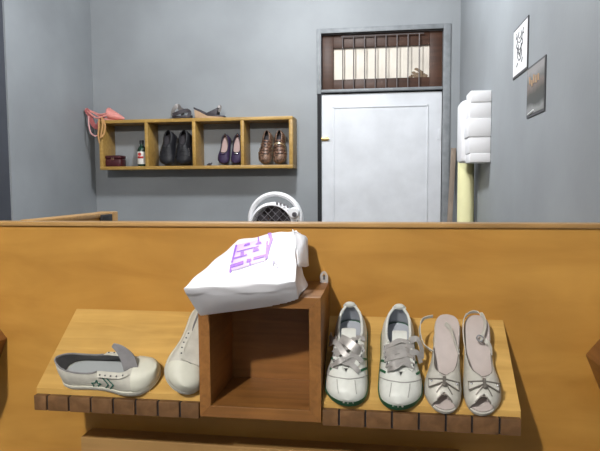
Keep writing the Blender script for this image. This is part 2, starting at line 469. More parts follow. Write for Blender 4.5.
# ================================================================== partition
ZT = CZ-.0992; PT = .045
PX0 = -1.45
part = thing('plywood_partition', 'long orange-brown plywood partition with a thin top cap, shelves fixed on its front', 'partition', loc=(0, D1, 0))
link('panel', box(BM(), (PX0, 0, 0), (XR-.002, PT, ZT-.011)), M['ply'], part, smooth=False)
link('top_cap', box(BM(), (PX0, -.008, ZT-.011), (XR-.002, PT+.006, ZT), .002), M['cap'], part)
# return wing going back at the left
wing = thing('partition_wing', 'short plywood wing running back from the partition on the left, black bracket at its end', 'partition', loc=(-1.0, D1+PT, 0))
wy1 = 1.945-D1-PT
link('panel', box(BM(), (-.02, .008, 0), (.022, wy1, ZT-.014), 0), M['ply'], wing, smooth=False)
link('top_cap', box(BM(), (-.03, .008, ZT-.014), (.026, wy1, ZT+.002), .003), M['cap'], wing)
link('end_post', box(BM(), (-.03, wy1, 0), (.034, wy1+.045, ZT+.003), .003), M['cap'], wing)
link('block', box(BM(), (.022, wy1-.075, ZT-.040), (.036, wy1-.004, ZT-.004), .002), M['blackmat'], wing)  # small black piece on the side face near the far end

# ================================================================== sloped shelves
SL = math.hypot(D1-YF, ZS-ZF)
SV = Vector((0, YF-D1, ZF-ZS))/SL               # down the slope
SN = Vector((0, SV.z, -SV.y)); SO = Vector((0, D1, ZS))
def on_shelf(u, v, h=0): return SO+Vector((u, 0, 0))+SV*v+SN*h
def sloped_shelf(x0, x1, joints, label, origin_z=0):
    t = thing('sloped_shelf', label, 'shelf', 'sloped shoe shelves', loc=((x0+x1)/2, D1, ZS-.16+origin_z))
    inv = Matrix.Translation(-Vector(t.location))
    th = .018; zo = Vector((0, 0, origin_z))
    bm = BM(); e = Vector((x0, 0, 0))
    back = Vector((0, D1, ZS)); front = Vector((0, YF+.016, ZS+(ZF-ZS)*(1-.016/(D1-YF))))
    poly = [back+e+zo, front+e+zo, front+e-Vector((0, 0, th*1.25))+zo, back+e-Vector((0, 0, th*1.25))+zo]
    prism(bm, poly, (x1-x0, 0, 0)); bm.transform(inv); link('board', bm, M['board'], t, smooth=False)
    for a, b in zip(joints[:-1], joints[1:]):
        g = .0018
        bm = box(BM(), (a+g, YF, ZFB+origin_z), (b-g, YF+.016, ZF+origin_z-.0005), .0025); bm.transform(inv)
        link('lip_block', bm, M['lip'], t)
    bm = box(BM(), (x0+.002, YF+.0045, ZFB+.001+origin_z), (x1-.002, YF+.0158, ZF-.002+origin_z)); bm.transform(inv)
    link('lip_backing', bm, M['gap'], t, smooth=False)
    return t
XSL, XSR, BL, BR = -.833, .301, -.4142, -.1317
jl = [XSL]+[onY(px, 402, YF).x for px in (46.7, 68.3, 90.3, 112.6, 135, 157.3, 179.5)]+[BL-.001]
jr = [BR+.001]+[onY(px, 422, YF).x for px in (339, 365.3, 392, 419, 446, 472.3, 500)]+[XSR]
sloped_shelf(XSL, BL-.001, jl, 'sloped pale shelf on the left carrying grey lace-up sneakers, brown notched lip')
sloped_shelf(BR+.001, XSR, jr, 'sloped pale shelf on the right carrying green-soled sneakers and two sandals')

# lower ledge
led = thing('lower_ledge', 'plain brown ledge at the bottom edge, below the square box', 'shelf', loc=(-.3, D1, .5))
lz = CZ-.677; iv = Matrix.Translation((.3, -D1, -.5))
bm = box(BM(), (-.80, D1-.060, lz-.16), (.20, D1, lz), .0015); bm.transform(iv); link('board', bm, M['cap'], led, smooth=False)

# ================================================================== square box
BT, BB = CZ-.2507, CZ-.5356
cube = thing('square_wall_box', 'open square brown wooden box between the two sloped shelves, under the white bag', 'display box', loc=((BL+BR)/2, D1, BB))
cx = (BL+BR)/2; th = .0265; dep = D1-YF; hw = (BR-BL)/2; hh = BT-BB
def miter(name, poly, m):
    bm = BM(); prism(bm, [(x, -dep, z) for x, z in poly], (0, dep, 0), .0008); link(name, bm, M[m], cube, smooth=False)
miter('left_side', [(-hw, 0), (-hw+th, th), (-hw+th, hh-th), (-hw, hh)], 'teak')
miter('right_side', [(hw, 0), (hw, hh), (hw-th, hh-th), (hw-th, th)], 'teak')
miter('bottom', [(-hw, 0), (hw, 0), (hw-th, th), (-hw+th, th)], 'teakh')
miter('top', [(-hw, hh), (-hw+th, hh-th), (hw-th, hh-th), (hw, hh)], 'teakh')
link('back_panel', box(BM(), (-hw+th, -.012, th), (hw-th, 0, hh-th)), M['teakh'], cube, smooth=False)

# clear tag at the back of the box top
q = onY(324, 280, D1-.02)
tg = thing('clear_tag', 'small clear plastic tag standing at the back right corner of the square box', 'tag', loc=(q.x, D1-.02, BT))
bm = BM(); pts = spline([(-.007, 0, 0), (-.007, 0, .018), (0, 0, .027), (.007, 0, .018), (.007, 0, 0)], 5)
ribbon(bm, pts, .006, .0015, up=(0, 1, 0)); box(bm, (-.006, -.0008, 0), (.006, .0008, .016)); link('loop', bm, M['clear'], tg)
link('slot', box(BM(), (-.002, -.0016, .008), (.0025, .0016, .02)), M['ink'], tg, smooth=False)

# ================================================================== hexagon boxes (one cut by the right edge, one added at the left, standing in for a patch of shade)
def hex_box(corner, ang, side, label):
    a0 = math.radians(ang)
    cen = Vector(corner)-Vector((math.cos(a0), 0, math.sin(a0)))*side
    t = thing('hexagon_wall_box', label, 'display box', 'hexagon display boxes', loc=(cen.x, D1, cen.z))
    ri = side-.026
    for k in range(6):
        A, B = a0+k*math.pi/3, a0+(k+1)*math.pi/3
        bm = BM(); prism(bm, [(side*math.cos(A), -dep, side*math.sin(A)), (side*math.cos(B), -dep, side*math.sin(B)), (ri*math.cos(B), -dep, ri*math.sin(B)), (ri*math.cos(A), -dep, ri*math.sin(A))], (0, dep, 0), .0008)
        link('side_board', bm, M['teak'], t, smooth=False)
    bm = BM(); prism(bm, [(ri*math.cos(a0+k*math.pi/3), -.01, ri*math.sin(a0+k*math.pi/3)) for k in range(6)], (0, .01, 0))
    link('back_panel', bm, M['teak'], t, smooth=False)
    return t
q = onY(585.5, 354.5, D1)
hexR = hex_box(q, 172, .15, 'angled brown wooden display box cut off by the right edge of the photo')
hx = onY(7, 364, D1)
hexL = hex_box((hx.x+.004, YF, hx.z+.075), 8, .17, 'brown wooden display box added at the far left, its corner standing in for soft shade')  # box put in view where only a soft shade lies

# ================================================================== carrier bag
def build_bag():
    FBL, FBR = onY(200, 316, 1.205), onY(299, 303, 1.236)
    FTL, FTR = onY(182, 289, 1.125), onY(295.5, 281.5, 1.185)
    BTL, BTR = onY(238, 239.5, 1.415), onY(297, 230, 1.42)
    BBL, BBR = Vector((-.36, 1.42, BT+.004)), onY(308.5, 292, 1.37)
    BBR.z = BT+.004
    MT = onY(207, 270.5, 1.24)
    t = thing('carrier_bag', 'white plastic carrier bag with purple print lying on the square box', 'bag', loc=((BL+BR)/2, 1.33, BT))
    inv = Matrix.Translation(-Vector(t.location))
    n = 26
    def tri(s, v, w):            # s left-right, v front-back, w bottom-top
        def L(a, b, k): return a*(1-k)+b*k
        f = L(L(FBL, FBR, s), L(FTL, FTR, s), w); b = L(L(BBL, BBR, s), L(BTL, BTR, s), w)
        p = L(f, b, v)
        return p
    bm = BM()
    def face(fn):
        g = [[bm.verts.new(fn(i/n, k/n)) for k in range(n+1)] for i in range(n+1)]
        for i in range(n):
            for k in range(n): bm.faces.new((g[i][k], g[i+1][k], g[i+1][k+1], g[i][k+1]))
    def P(s, v, w):
        p = tri(s, v, w)
        # pillow on the printed face, hollow on the right gusset, soft folds
        e = (4*s*(1-s))*(4*v*(1-v))
        if w > .999: p = p+Vector((0, -.15, 1))*(.010*e)
        if s > .999: p = p+Vector((-.012, 0, 0))*(4*w*(1-w))*min(1, v*4)*(.4+.6*v)
        if v < .001: p = p+Vector((0, -.010, 0))*(4*w*(1-w))*(4*s*(1-s))
        q = p*14
        amp = .0035 if p.z > BT+.02 else .0015
        p = p+Vector((noise.noise(q+Vector((3, 1, 7))), noise.noise(q+Vector((9, 4, 2))), noise.noise(q)))*amp
        q = Vector((p.x*30+p.z*22, p.y*16, p.z*34))
        if p.z > BT+.02 and (s > .75 or v < .02 or v > .9): p = p+Vector((0, .3, 1))*noise.noise(q)*.004
        return p
    face(lambda a, b: P(a, b, 1)); face(lambda a, b: P(a, b, 0)); face(lambda a, b: P(a, 0, b)); face(lambda a, b: P(a, 1, b))
    face(lambda a, b: P(0, a, b)); face(lambda a, b: P(1, a, b))
    bmesh.ops.remove_doubles(bm, verts=bm.verts, dist=1e-5)
    bmesh.ops.smooth_vert(bm, verts=bm.verts, factor=.4, use_axis_x=True, use_axis_y=True, use_axis_z=True)
    for v in bm.verts:
        if v.co.y > D1-.006: v.co.y = D1-.006
        if v.co.z < BT+.002 and v.co.y > YF-.01: v.co.z = BT+.002
    bm.transform(inv)
    body = link('bag_body', bm, M['bag'], t, angle=60)
    # crumpled mouth with handle flap at the back right
    bm = BM(); e0 = onY(293, 230, 1.40); e1 = onY(307, 236.5, 1.40); e2 = onY(309, 266, 1.37)
    m_ = 10; rows = []
    for i in range(m_+1):
        k = i/m_; A = e0.lerp(FTR.lerp(BTR, .35)+Vector((.004, 0, -.012)), k); Bq = e0.lerp(e1, min(1, k*3)) if k < .33 else e1.lerp(e2, (k-.33)/.67)
        rows.append([bm.verts.new(A.lerp(Bq, j/6)+Vector((0, -.006*math.sin(j*1.3+k*7)-.004, .002*math.sin(k*20+j)))) for j in range(7)])
    for i in range(m_):
        for j in range(6): bm.faces.new((rows[i][j], rows[i+1][j], rows[i+1][j+1], rows[i][j+1]))
    bm.transform(inv); solid(link('mouth_fold', bm, M['bag'], t, angle=70), .0012)
    tr = tree_of([body])
    z = lambda x, y: (215+x/7.5, 220+y/7.5)
    patch('print_panel', tr, [(z(120, 385), z(380, 305), z(405, 130), z(165, 190))], M['lilac'], t, .0014, 24)
    q4 = lambda a, b, c, d: (z(*a), z(*b), z(*c), z(*d))
    patch('purple_print', tr, [
        q4((106, 402), (122, 396), (126, 345), (114, 345)), q4((114, 368), (214, 336), (214, 312), (118, 342)),
        q4((288, 306), (392, 276), (392, 258), (290, 286)), q4((236, 326), (276, 314), (272, 296), (240, 300)),
        q4((120, 330), (134, 326), (170, 190), (156, 195)), q4((376, 300), (394, 294), (418, 196), (386, 190)),
        q4((398, 215), (416, 205), (436, 150), (410, 150)), q4((410, 150), (436, 150), (414, 72), (388, 78)),
        q4((190, 285), (222, 277), (216, 240), (194, 246)), q4((282, 248), (334, 234), (318, 208), (292, 214)),
        q4((140, 300), (240, 272), (240, 262), (140, 290)), q4((216, 204), (264, 192), (262, 176), (226, 186)),
        q4((300, 192), (352, 182), (342, 168), (318, 176)), q4((320, 172), (334, 168), (330, 132), (324, 134)),
        q4((258, 350), (270, 346), (266, 316), (258, 318)), q4((165, 248), (330, 205), (330, 199), (165, 242)),
        q4((384, 190), (396, 190), (398, 165), (388, 165))], M['purple'], t, .0026, 8)
    for pl in ([z(150, 390), z(255, 357)], [z(265, 352), z(370, 322)],
        [z(425, 295), z(445, 303), z(432, 345)], [z(482, 328), z(458, 322), z(454, 340), z(474, 346), z(470, 364), z(452, 360)],
        [z(322, 98), z(345, 92)], [z(5, 405), z(18, 408)]): strokes('small_print', tr, [pl], 1.1, M['greyprint'], t, .0032)
    return t
build_bag()

# ================================================================== shoes on the sloped shelves
def low_sneaker(L=.245, W=.046):
    """off white canvas low sneaker: rubber sole, rubber toe cap, grey lining"""
    zs = T([(0, .016), (.5, .014), (.8, .015), (1, .020)])
    h = T([(0, .060), (.1, .058), (.22, .051), (.36, .050), (.48, .056), (.62, .053), (.77, .040), (.86, .034), (.94, .028), (1, .020)])
    ang = T([(0, 80), (.04, 66), (.1, 55), (.3, 50), (.4, 52), (.46, 58), (.60, 62), (.70, 70), (.75, 80), (.775, 90), (1, 90)])
    return L, W, zs, h, ang
def make_low_sneaker(root, flap, tongue_m):
    L, W, zs, h, ang = low_sneaker()
    bm = slab(BM(), L, W*1.06, T([(0, .004), (.1, 0), (.8, 0), (1, .006)]), T([(0, .018), (.5, .016), (.85, .018), (1, .024)]), bul=.0015)
    link('sole', bm, M['rubber'], root)
    upper = solid(link('upper', shell(BM(), L, W, h, zs, ang, ang, nt=44, ns=11), None, root, mats=[M['canvas'], M['greylining']], keep=True), .0025, 1, -1)
    cap = link('toe_cap', shell(BM(), L, W, h, zs, K(90), K(90), t0=.79, t1=1, nt=20, ns=10, grow=.0022), M['rubber'], root, keep=True)
    solid(cap, .002, None, -1)
    link('insole', slab(BM(), L*.94, W*.86, K(.017), K(.020), nt=24), M['greyfoot'], root).location.y = L*.03
    # bound collar edge
    rim = [pt_on(L, W, h, zs, t, ang(t), -1, lift=0) for t in [.45, .4, .34, .28, .2, .13, .08, .05, .03, .015, .005]]
    rim += [pt_on(L, W, h, zs, t, ang(t), 1, lift=0) for t in [.005, .015, .03, .05, .08, .13, .2, .28, .34, .4, .45]]
    link('collar_binding', tube(BM(), rim, .0022, 6), M['greylining'], root)
    # tongue
    bm = BM()
    if flap:     # folded out and standing up near the toe
        pts = spline([(.008, L*.765, .044), (.004, L*.765, .058), (-.006, L*.745, .078), (-.014, L*.69, .098), (-.018, L*.625, .110)], 5)
        n_ = len(pts)-1; ws = [.034*(1-.75*max(0, (i/n_-.45)/.55)**1.3) for i in range(n_+1)]
        ribbon(bm, pts, ws, .0045, up=(1, .25, .35))
    else:
        pts = spline([(0, L*.78, zs(.78)+.040), (0, L*.6, .062), (0, L*.45, .068), (0, L*.33, .080)], 5)
        ribbon(bm, pts, .046, .004)
    link('tongue', bm, M[tongue_m], root)
    # eyestays and eyelets along both sides of the throat
    for s in (-1, 1):
        pts = [pt_on(L, W, h, zs, .46+.30*k/10, ang(.46+.30*k/10)-11, s, lift=.002) for k in range(11)]
        ribbon(bm2 := BM(), pts, .012, .002, ups=[Vector((s*.55, 0, 1))]*11); es_ = link('eyestay', bm2, M['canvas'], root)
        bm3 = BM()
        for k in range(5):
            t = .49+.058*k; p = pt_on(L, W, h, zs, t, ang(t)-11, s, lift=.0035)
            ball(bm3, p, .0022, 1, 1, .6, 8)
        link('eyelets', bm3, M['ink'], es_)
    # foxing line
    pts = [(CX(t)*W-W*1.075*OUT(t), L*t, .0125) for t in stations(30)]+[(CX(t)*W+W*1.075*OUT(t), L*t, .0125) for t in stations(30)[-2:0:-1]]
    link('sole_line', tube(BM(), pts, .0009, 5, True), M['seam'], root)
    return upper, cap
# lying across the left shelf
mL = frame_of(on_shelf(-.527, .209), (1, 0, 0.02), SN, .245)
sL = thing('canvas_sneaker', 'white canvas sneaker lying sideways on the left shelf, green star and chevrons, tongue sticking up', 'shoe', 'canvas sneakers', mw=mL)
upL, capL = make_low_sneaker(sL, True, 'greytongue')
trL = tree_of([upL])
st = []
for k in range(11):
    r_ = 5.2 if k % 2 == 0 else 2.3; a_ = math.radians(-90+36*k+6)
    st.append((96.2+r_*math.cos(a_), 384.6+.9*r_*math.sin(a_)))
strokes('star_print', trL, [st], 1.1, M['dkgreen'], sL, .0008)
strokes('chevron_print', trL, [[(102.5, 377.5), (108.5, 384.5), (102, 393)], [(106.5, 378), (113.5, 385), (107, 393)]], 1.3, M['dkgreen'], sL, .0008)
# pointing down the slope beside the square box
mM = frame_of(on_shelf(-.4655, .258, .019), SV+Vector((-.05, 0, 0)), SN+Vector((.55, 0, 0)), .245)
sM = thing('canvas_sneaker', 'white canvas sneaker pointing down the left shelf, half hidden beside the square box', 'shoe', 'canvas sneakers', mw=mM)
make_low_sneaker(sM, False, 'canvas')

def make_striped(root, mirror, lace_seed):
    """slim white leather sneaker with green sole and wide silver ribbons for laces"""
    L, W = .240, .0485
    zs = T([(0, .012), (.5, .011), (.8, .012), (1, .018)])
    h = T([(0, .064), (.08, .064), (.2, .056), (.34, .054), (.45, .060), (.6, .056), (.72, .046), (.85, .036), (.95, .027), (1, .014)])
    ang = T([(0, 80), (.04, 66), (.1, 55), (.28, 50), (.36, 54), (.44, 64), (.62, 74), (.70, 82), (.735, 90), (1, 90)])
    b = -1 if mirror else 1
    bm = slab(BM(), L, W*1.03, T([(0, .006), (.1, 0), (.8, 0), (1, .007)]), T([(0, .015), (.12, .0135), (.6, .013), (.85, .016), (.96, .022), (1, .025)]), bul=.001)
    if mirror: mirrored(bm)
    link('sole', bm, M['green'], root)
    bm = shell(BM(), L, W, h, zs, ang, ang, nt=44, ns=11)
    if mirror: mirrored(bm)
    up = solid(link('upper', bm, None, root, mats=[M['leather'], M['insole']], keep=True), .003, 1, -1)
    bm = slab(BM(), L*.94, W*.84, K(.013), K(.018), nt=24)
    if mirror: mirrored(bm)
    bm.transform(Matrix.Translation((0, L*.03, 0))); link('insole', bm, M['insole'], root)
    def P(t, deg, s, lift=.0012):
        p = pt_on(L, W, h, zs, t, deg, s*b, lift=lift); p.x *= b; return p
    rim = [P(t, ang(t), -1, 0) for t in [.42, .36, .28, .2, .13, .08, .04, .015, .004]]+[P(t, ang(t), 1, 0) for t in [.004, .015, .04, .08, .13, .2, .28, .36, .42]]
    link('collar_padding', tube(BM(), rim, .0034, 8), M['leather'], root)
    bm = BM(); ball(bm, (0, .004, zs(0)+.064), .012, 1.15, .55, .8, 14); ball(bm, (-.011, .004, zs(0)+.060), .006, 1, .7, .8, 10); ball(bm, (.011, .004, zs(0)+.060), .006, 1, .7, .8, 10)
    link('heel_tab', bm, M['leather'], root)
    # toe overlay seams
    bm = BM()
    tube(bm, spline([P(.72, 22, -1), P(.76, 40, -1), P(.80, 62, -1), P(.825, 88, -1), P(.80, 62, 1), P(.76, 40, 1), P(.72, 22, 1)], 5), .0012, 6)
    tube(bm, spline([P(.95, 60, -1), P(.88, 70, -1), P(.83, 72, -1)], 4), .0009, 5); tube(bm, spline([P(.95, 60, 1), P(.88, 70, 1), P(.83, 72, 1)], 4), .0009, 5)
    link('toe_seam', bm, M['seam'], root)
    for s in (-1, 1):
        pts = [P(.42+.29*k/10, ang(.42+.29*k/10)-12, s, .002) for k in range(11)]
        ribbon(b2 := BM(), pts, .011, .002, ups=[Vector((s*.5, 0, 1))]*11); es_ = link('eyestay', b2, M['leather'], root)
        b3 = BM()
        for t in (.47, .53, .59, .65):
            p = P(t, ang(t)-16, s, .0035)
            box(b3, (p.x-.0016, p.y-.0042, p.z-.001), (p.x+.0016, p.y+.0042, p.z+.001), .0008)
        link('lace_slots', b3, M['ink'], es_)
    for s, tt in ((1, ((.50, .62), (.60, .72))), (-1, ((.50, .62), (.60, .72)))):
        for (ta, tb) in tt:
            pts = [P(ta+(tb-ta)*k/8, 4+60*k/8*(.8), s, .0008) for k in range(9)]
            ribbon(b2 := BM(), pts, .0055, .001, ups=[Vector((s, 0, .6))]*9); link('green_stripe', b2, M['green'], root)
    # tongue
    pts = spline([(0, L*.72, zs(.72)+.042), (0, L*.58, .058), (0, L*.44, .062), (0, L*.33, .068), (0, L*.29, .066)], 5)
    link('tongue', ribbon(BM(), pts, [.034]*(len(pts)-3)+[.032, .028, .02], .004), M['leather'], root)
    # loose wide ribbons
    rnd = random.Random(lace_seed)
    rows = (.44, .49, .54, .59, .645, .69)
    for i, t in enumerate(rows):
        dz = .007+.004*rnd.random(); k = (-1)**i if lace_seed == 1 else .35
        sk = .030*k*(.6+rnd.random()*.5)
        a, c = P(t, ang(t)-14, -1, .004), P(t, ang(t)-14, 1, .004)
        a.y -= sk*.5; c.y += sk*.5
        m1 = (a+c)/2+Vector((0, rnd.uniform(-.006, .006), dz)); q1 = a.lerp(c, .25)+Vector((0, -.003, dz*.8)); q2 = a.lerp(c, .78)+Vector((0, .003, dz*.9))
        pts = spline([a+Vector((-.004, 0, -.004)), q1, m1, q2, c+Vector((.004, 0, -.004))], 5)
        ups = [Vector((rnd.uniform(-.1, .1), .18*math.sin(j*.7+i), 1)) for j in range(len(pts))]
        link('lace', ribbon(BM(), pts, .0125, .0014, ups=ups), M['lacesilver'], root)
    return P, L
mA = frame_of(on_shelf(-.075, .262), SV, SN, .240)
sA = thing('ribbon_laced_sneaker', 'white sneaker with green sole and crossed silver ribbons, right beside the square box', 'shoe', 'green-soled sneakers', mw=mA)
PA, LA = make_striped(sA, False, 1)
bm = BM()    # big loose ribbon loop folded over the right side
ribbon(bm, spline([(.018, .105, .075), (.0, .120, .082), (-.020, .135, .076), (-.032, .128, .058)], 6), [.020]*19, .0014, up=(.15, .5, 1))
ribbon(bm, spline([(.045, .105, .052), (.028, .118, .076), (.004, .150, .074), (-.018, .160, .060)], 6), [.013]*19, .0014, up=(.1, .3, 1))
ribbon(bm, spline([(.028, .100, .066), (.040, .095, .056), (.046, .075, .048)], 6), [.013]*13, .0014, up=(1, .2, .6))
ribbon(bm, spline([(.020, .172, .060), (.036, .164, .050), (.046, .176, .036)], 6), [.013]*13, .0014, up=(1, .2, .8))
link('loose_ribbon', bm, M['lacesilver'], sA)
mB = frame_of(on_shelf(.042, .265), SV+Vector((-.01, 0, 0)), SN, .240)
sB = thing('ribbon_laced_sneaker', 'white sneaker with green sole and straight silver ribbons, next to the sandals', 'shoe', 'green-soled sneakers', mw=mB)
PB, LB_ = make_striped(sB, True, 2)
bm = BM()
ribbon(bm, spline([(-.024, .095, .066), (-.040, .090, .066), (-.050, .105, .052), (-.050, .125, .040)], 6), [.014]*19, .0014, up=(-1, .3, .9))
ribbon(bm, spline([(-.022, .130, .066), (-.040, .124, .060), (-.048, .140, .044)], 6), [.013]*13, .0014, up=(-1, .3, .9))
link('loose_ribbon', bm, M['lacesilver'], sB)

def make_sandal(root, variant):
    """slingback peep toe sandal on a low heel"""
    L, W = .235, .0390
    o2 = T([(0, 0), (.004, .22), (.015, .42), (.04, .60), (.09, .72), (.16, .76), (.28, .72), (.42, .74), (.55, .83), (.66, .95), (.75, 1), (.84, .97), (.91, .84), (.96, .62), (.985, .40), (.996, .2), (1, 0)])
    zf = T([(0, .052), (.12, .051), (.25, .044), (.42, .024), (.58, .011), (.72, .008), (1, .010)])     # footbed height
    b = -1 if variant else 1
    X = Matrix.Scale(b, 4, (1, 0, 0))
    def put(name, bm, m, par=root):
        if b < 0: mirrored(bm)
        return link(name, bm, M[m], par, keep=(name == 'vamp'))
    put('sole', slab(BM(), L, W*.98, lambda t: max(0, zf(t)-.010) if t > .0 else zf(0)-.010, lambda t: zf(t)-.001, out=o2), 'silverlth')
    put('footbed', slab(BM(), L*.985, W*.93, lambda t: zf(t)-.001, lambda t: zf(t)+.0025, out=o2, bul=.0003), 'nude')
    put('heel', slab(BM(), L*.30, W*.72, K(0), lambda t: zf(t*.3)-.008, nt=16, bend=.3, out=o2), 'silverlth')
    h = T([(0, .02), (.42, .024), (.55, .034), (.68, .042), (.78, .040), (.88, .033), (.96, .026), (1, .024)])
    # peep-toe vamp: closes over the foot between .70 and .90
    ang = T([(.36, 12), (.44, 30), (.52, 44), (.60, 55), (.66, 66), (.70, 80), (.72, 90), (.90, 90), (.93, 74), (.96, 52)])
    bm = shell(BM(), L, W*1.0, h, zf, ang, ang, t0=.36, t1=.955, nt=34, ns=10, out=o2)
    put('vamp', bm, 'silverlth'); solid(root.children[-1], .0018, None, 1)
    def P(t, deg, s, lift=.001):
        a = math.radians(deg); w = W*o2(t); return Vector((CX(t)*W+s*(w+lift)*(math.cos(a)**.75), L*t, zf(t)+(h(t)+lift)*math.sin(a)))
    edge = [P(t, ang(t), -1, .0008) for t in [.38, .44, .52, .60, .66, .70, .72]]+[P(t, ang(t), 1, .0008) for t in [.70, .66, .60, .52, .44, .38]]
    put('topline_piping', tube(BM(), spline(edge, 3), .0011, 6), 'pewter')
    edge = [P(t, ang(t), -1, .001) for t in [.955, .94, .92, .905]]+[P(t, ang(t), 1, .001) for t in [.905, .92, .94, .955]]
    put('toe_piping', tube(BM(), spline(edge, 3), .0015, 6), 'pewter')
    # inside of the toe opening and bow
    cz = P(.80, 90, 1, .004)
    bm = BM()
    for s in (-1, 1):
        for q in range(2):
            tip0, tip1 = P(.775, 52, s, .007), P(.855, 52, s, .007)
            mid = cz+Vector((s*.003, 0, .002))
            prism(bm, [mid+Vector((0, -.004, 0)), tip0+Vector((0, 0, q*.0)), tip1, mid+Vector((0, .004, 0))], (0, 0, .0022))
            break
    bmesh.ops.bevel(bm, geom=list(bm.edges), offset=.0009, segments=2, affect='EDGES')
    bow = put('bow', bm, 'silverlth')
    bm = BM()
    for s in (-1, 1):
        tip0, tip1, mid = P(.775, 52, s, .0095), P(.855, 52, s, .0095), cz+Vector((s*.003, 0, .005))
        tube(bm, [mid+Vector((0, -.004, 0)), tip0, tip1, mid+Vector((0, .004, 0))], .0019, 6)
    tube(bm, [cz+Vector((-.003, .004, .003)), P(.90, 70, -1, .005)], .0014, 6); tube(bm, [cz+Vector((.003, .004, .003)), P(.90, 70, 1, .005)], .0014, 6)
    put('bow_trim', bm, 'pewter', bow)
    bm = box(BM(), (cz.x-.0035, cz.y-.012, cz.z), (cz.x+.0035, cz.y+.012, cz.z+.006), .0015); put('bow_knot', bm, 'pewter', bow)
    for s in (-1, 1): put('stud', ball(BM(), P(.80, 62, s, .0095), .0032, 1, 1, .6, 8), 'gem', bow)
    # slingback strap
    return P, L, W, zf, put
def strap(put, pts, ups, w=.0075, name='sling_strap', m='silverlth'):
    sp = spline(pts, 6); us = spline(ups, 6)
    put(name, ribbon(BM(), sp, w*1.35, .0018, ups=us), m)
yC = (on_shelf(.139, .262)-on_shelf(.164, .03)).normalized()
mC = frame_of(on_shelf(.134, .264), yC, SN, .235)
sC = thing('slingback_sandal', 'champagne slingback sandal with a bow, strap fallen to its left, next to the laced sneaker', 'shoe', 'slingback sandals', mw=mC)
P, L, W, zf, put = make_sandal(sC, 0)
bm = BM()
# local +x is towards the photo's left here
a0, a1 = P(.42, 20, 1), P(.42, 20, -1)
strap(put, [a1, (-.020, .075, .046), (-.008, .050, .062), (.004, .034, .062)], [(1, 0, 0), (1, .2, .2), (1, 0, .5), (1, 0, .5)])
strap(put, [a0, (.050, .085, .040), (.062, .062, .060), (.056, .040, .075), (.034, .030, .078)], [(1, 0, .1), (1, 0, .1), (1, .5, .1), (.4, -1, .1), (0, -1, .1)])
ball(bm, (.060, .075, .052), .0045, .4, 1, 1, 10); link('buckle', bm, M['gem'], sC)
yD = (on_shelf(.219, .264)-on_shelf(.228, .03)).normalized()
mD = frame_of(on_shelf(.2195, .265), yD, SN, .235)
sD = thing('slingback_sandal', 'champagne slingback sandal with a bow and round buckle, at the right end of the shelf', 'shoe', 'slingback sandals', mw=mD)
P, L, W, zf, put = make_sandal(sD, 1)
a0, a1 = P(.42, 20, 1), P(.42, 20, -1)
strap(put, [a1, (-.036, .060, .058), (-.032, .022, .068), (-.012, .004, .070), (.010, .012, .070), (.014, .040, .064), (.006, .065, .056)],
      [(1, 0, .1), (1, 0, .1), (1, -.6, .1), (0, -1, .1), (-1, -.3, .2), (-1, 0, .6), (-.6, 0, 1)])
strap(put, [a0, (.024, .082, .044), (.014, .074, .052), (.002, .070, .054)], [(-1, 0, .1), (-1, 0, .5), (-.5, 0, 1), (-.2, 0, 1)])
put('buckle', tube(BM(), [(.001+.0075*math.cos(k*.5236), .072+.0085*math.sin(k*.5236), .0585) for k in range(12)], .0019, 6, True), 'gem')

# ================================================================== shelf unit on the back wall
CY = D2-.215
cl_, cr_ = onY(98.5, 121, CY), onY(292.5, 115, CY)
cz1 = (cl_.z+cr_.z)/2; cz0 = (onY(98.5, 170.5, CY).z+onY(292.5, 167.3, CY).z)/2
cx0, cx1 = cl_.x, cr_.x; ct = .025
cub = thing('wall_cubby_shelf', 'long golden wooden wall shelf with four open compartments holding shoes', 'shelf', loc=((cx0+cx1)/2, D2, cz0))
inv = Matrix.Translation(-Vector(cub.location))
def cpart(name, a, b):
    bm = box(BM(), a, b, .002); bm.transform(inv); return link(name, bm, M['cubby'], cub)
cpart('top', (cx0, CY, cz1-ct), (cx1, D2, cz1)); cpart('bottom', (cx0, CY, cz0), (cx1, D2, cz0+ct))
cpart('left_side', (cx0, CY, cz0+ct), (cx0+ct*1.1, D2, cz1-ct)); cpart('right_side', (cx1-ct*1.1, CY, cz0+ct), (cx1, D2, cz1-ct))
for px in (146.3, 193.8, 242.2):
    x = onY(px, 145, CY).x; cpart('divider', (x-ct*.5, CY+.002, cz0+ct), (x+ct*.5, D2, cz1-ct))
CF0 = cz0+ct                                     # compartment floor

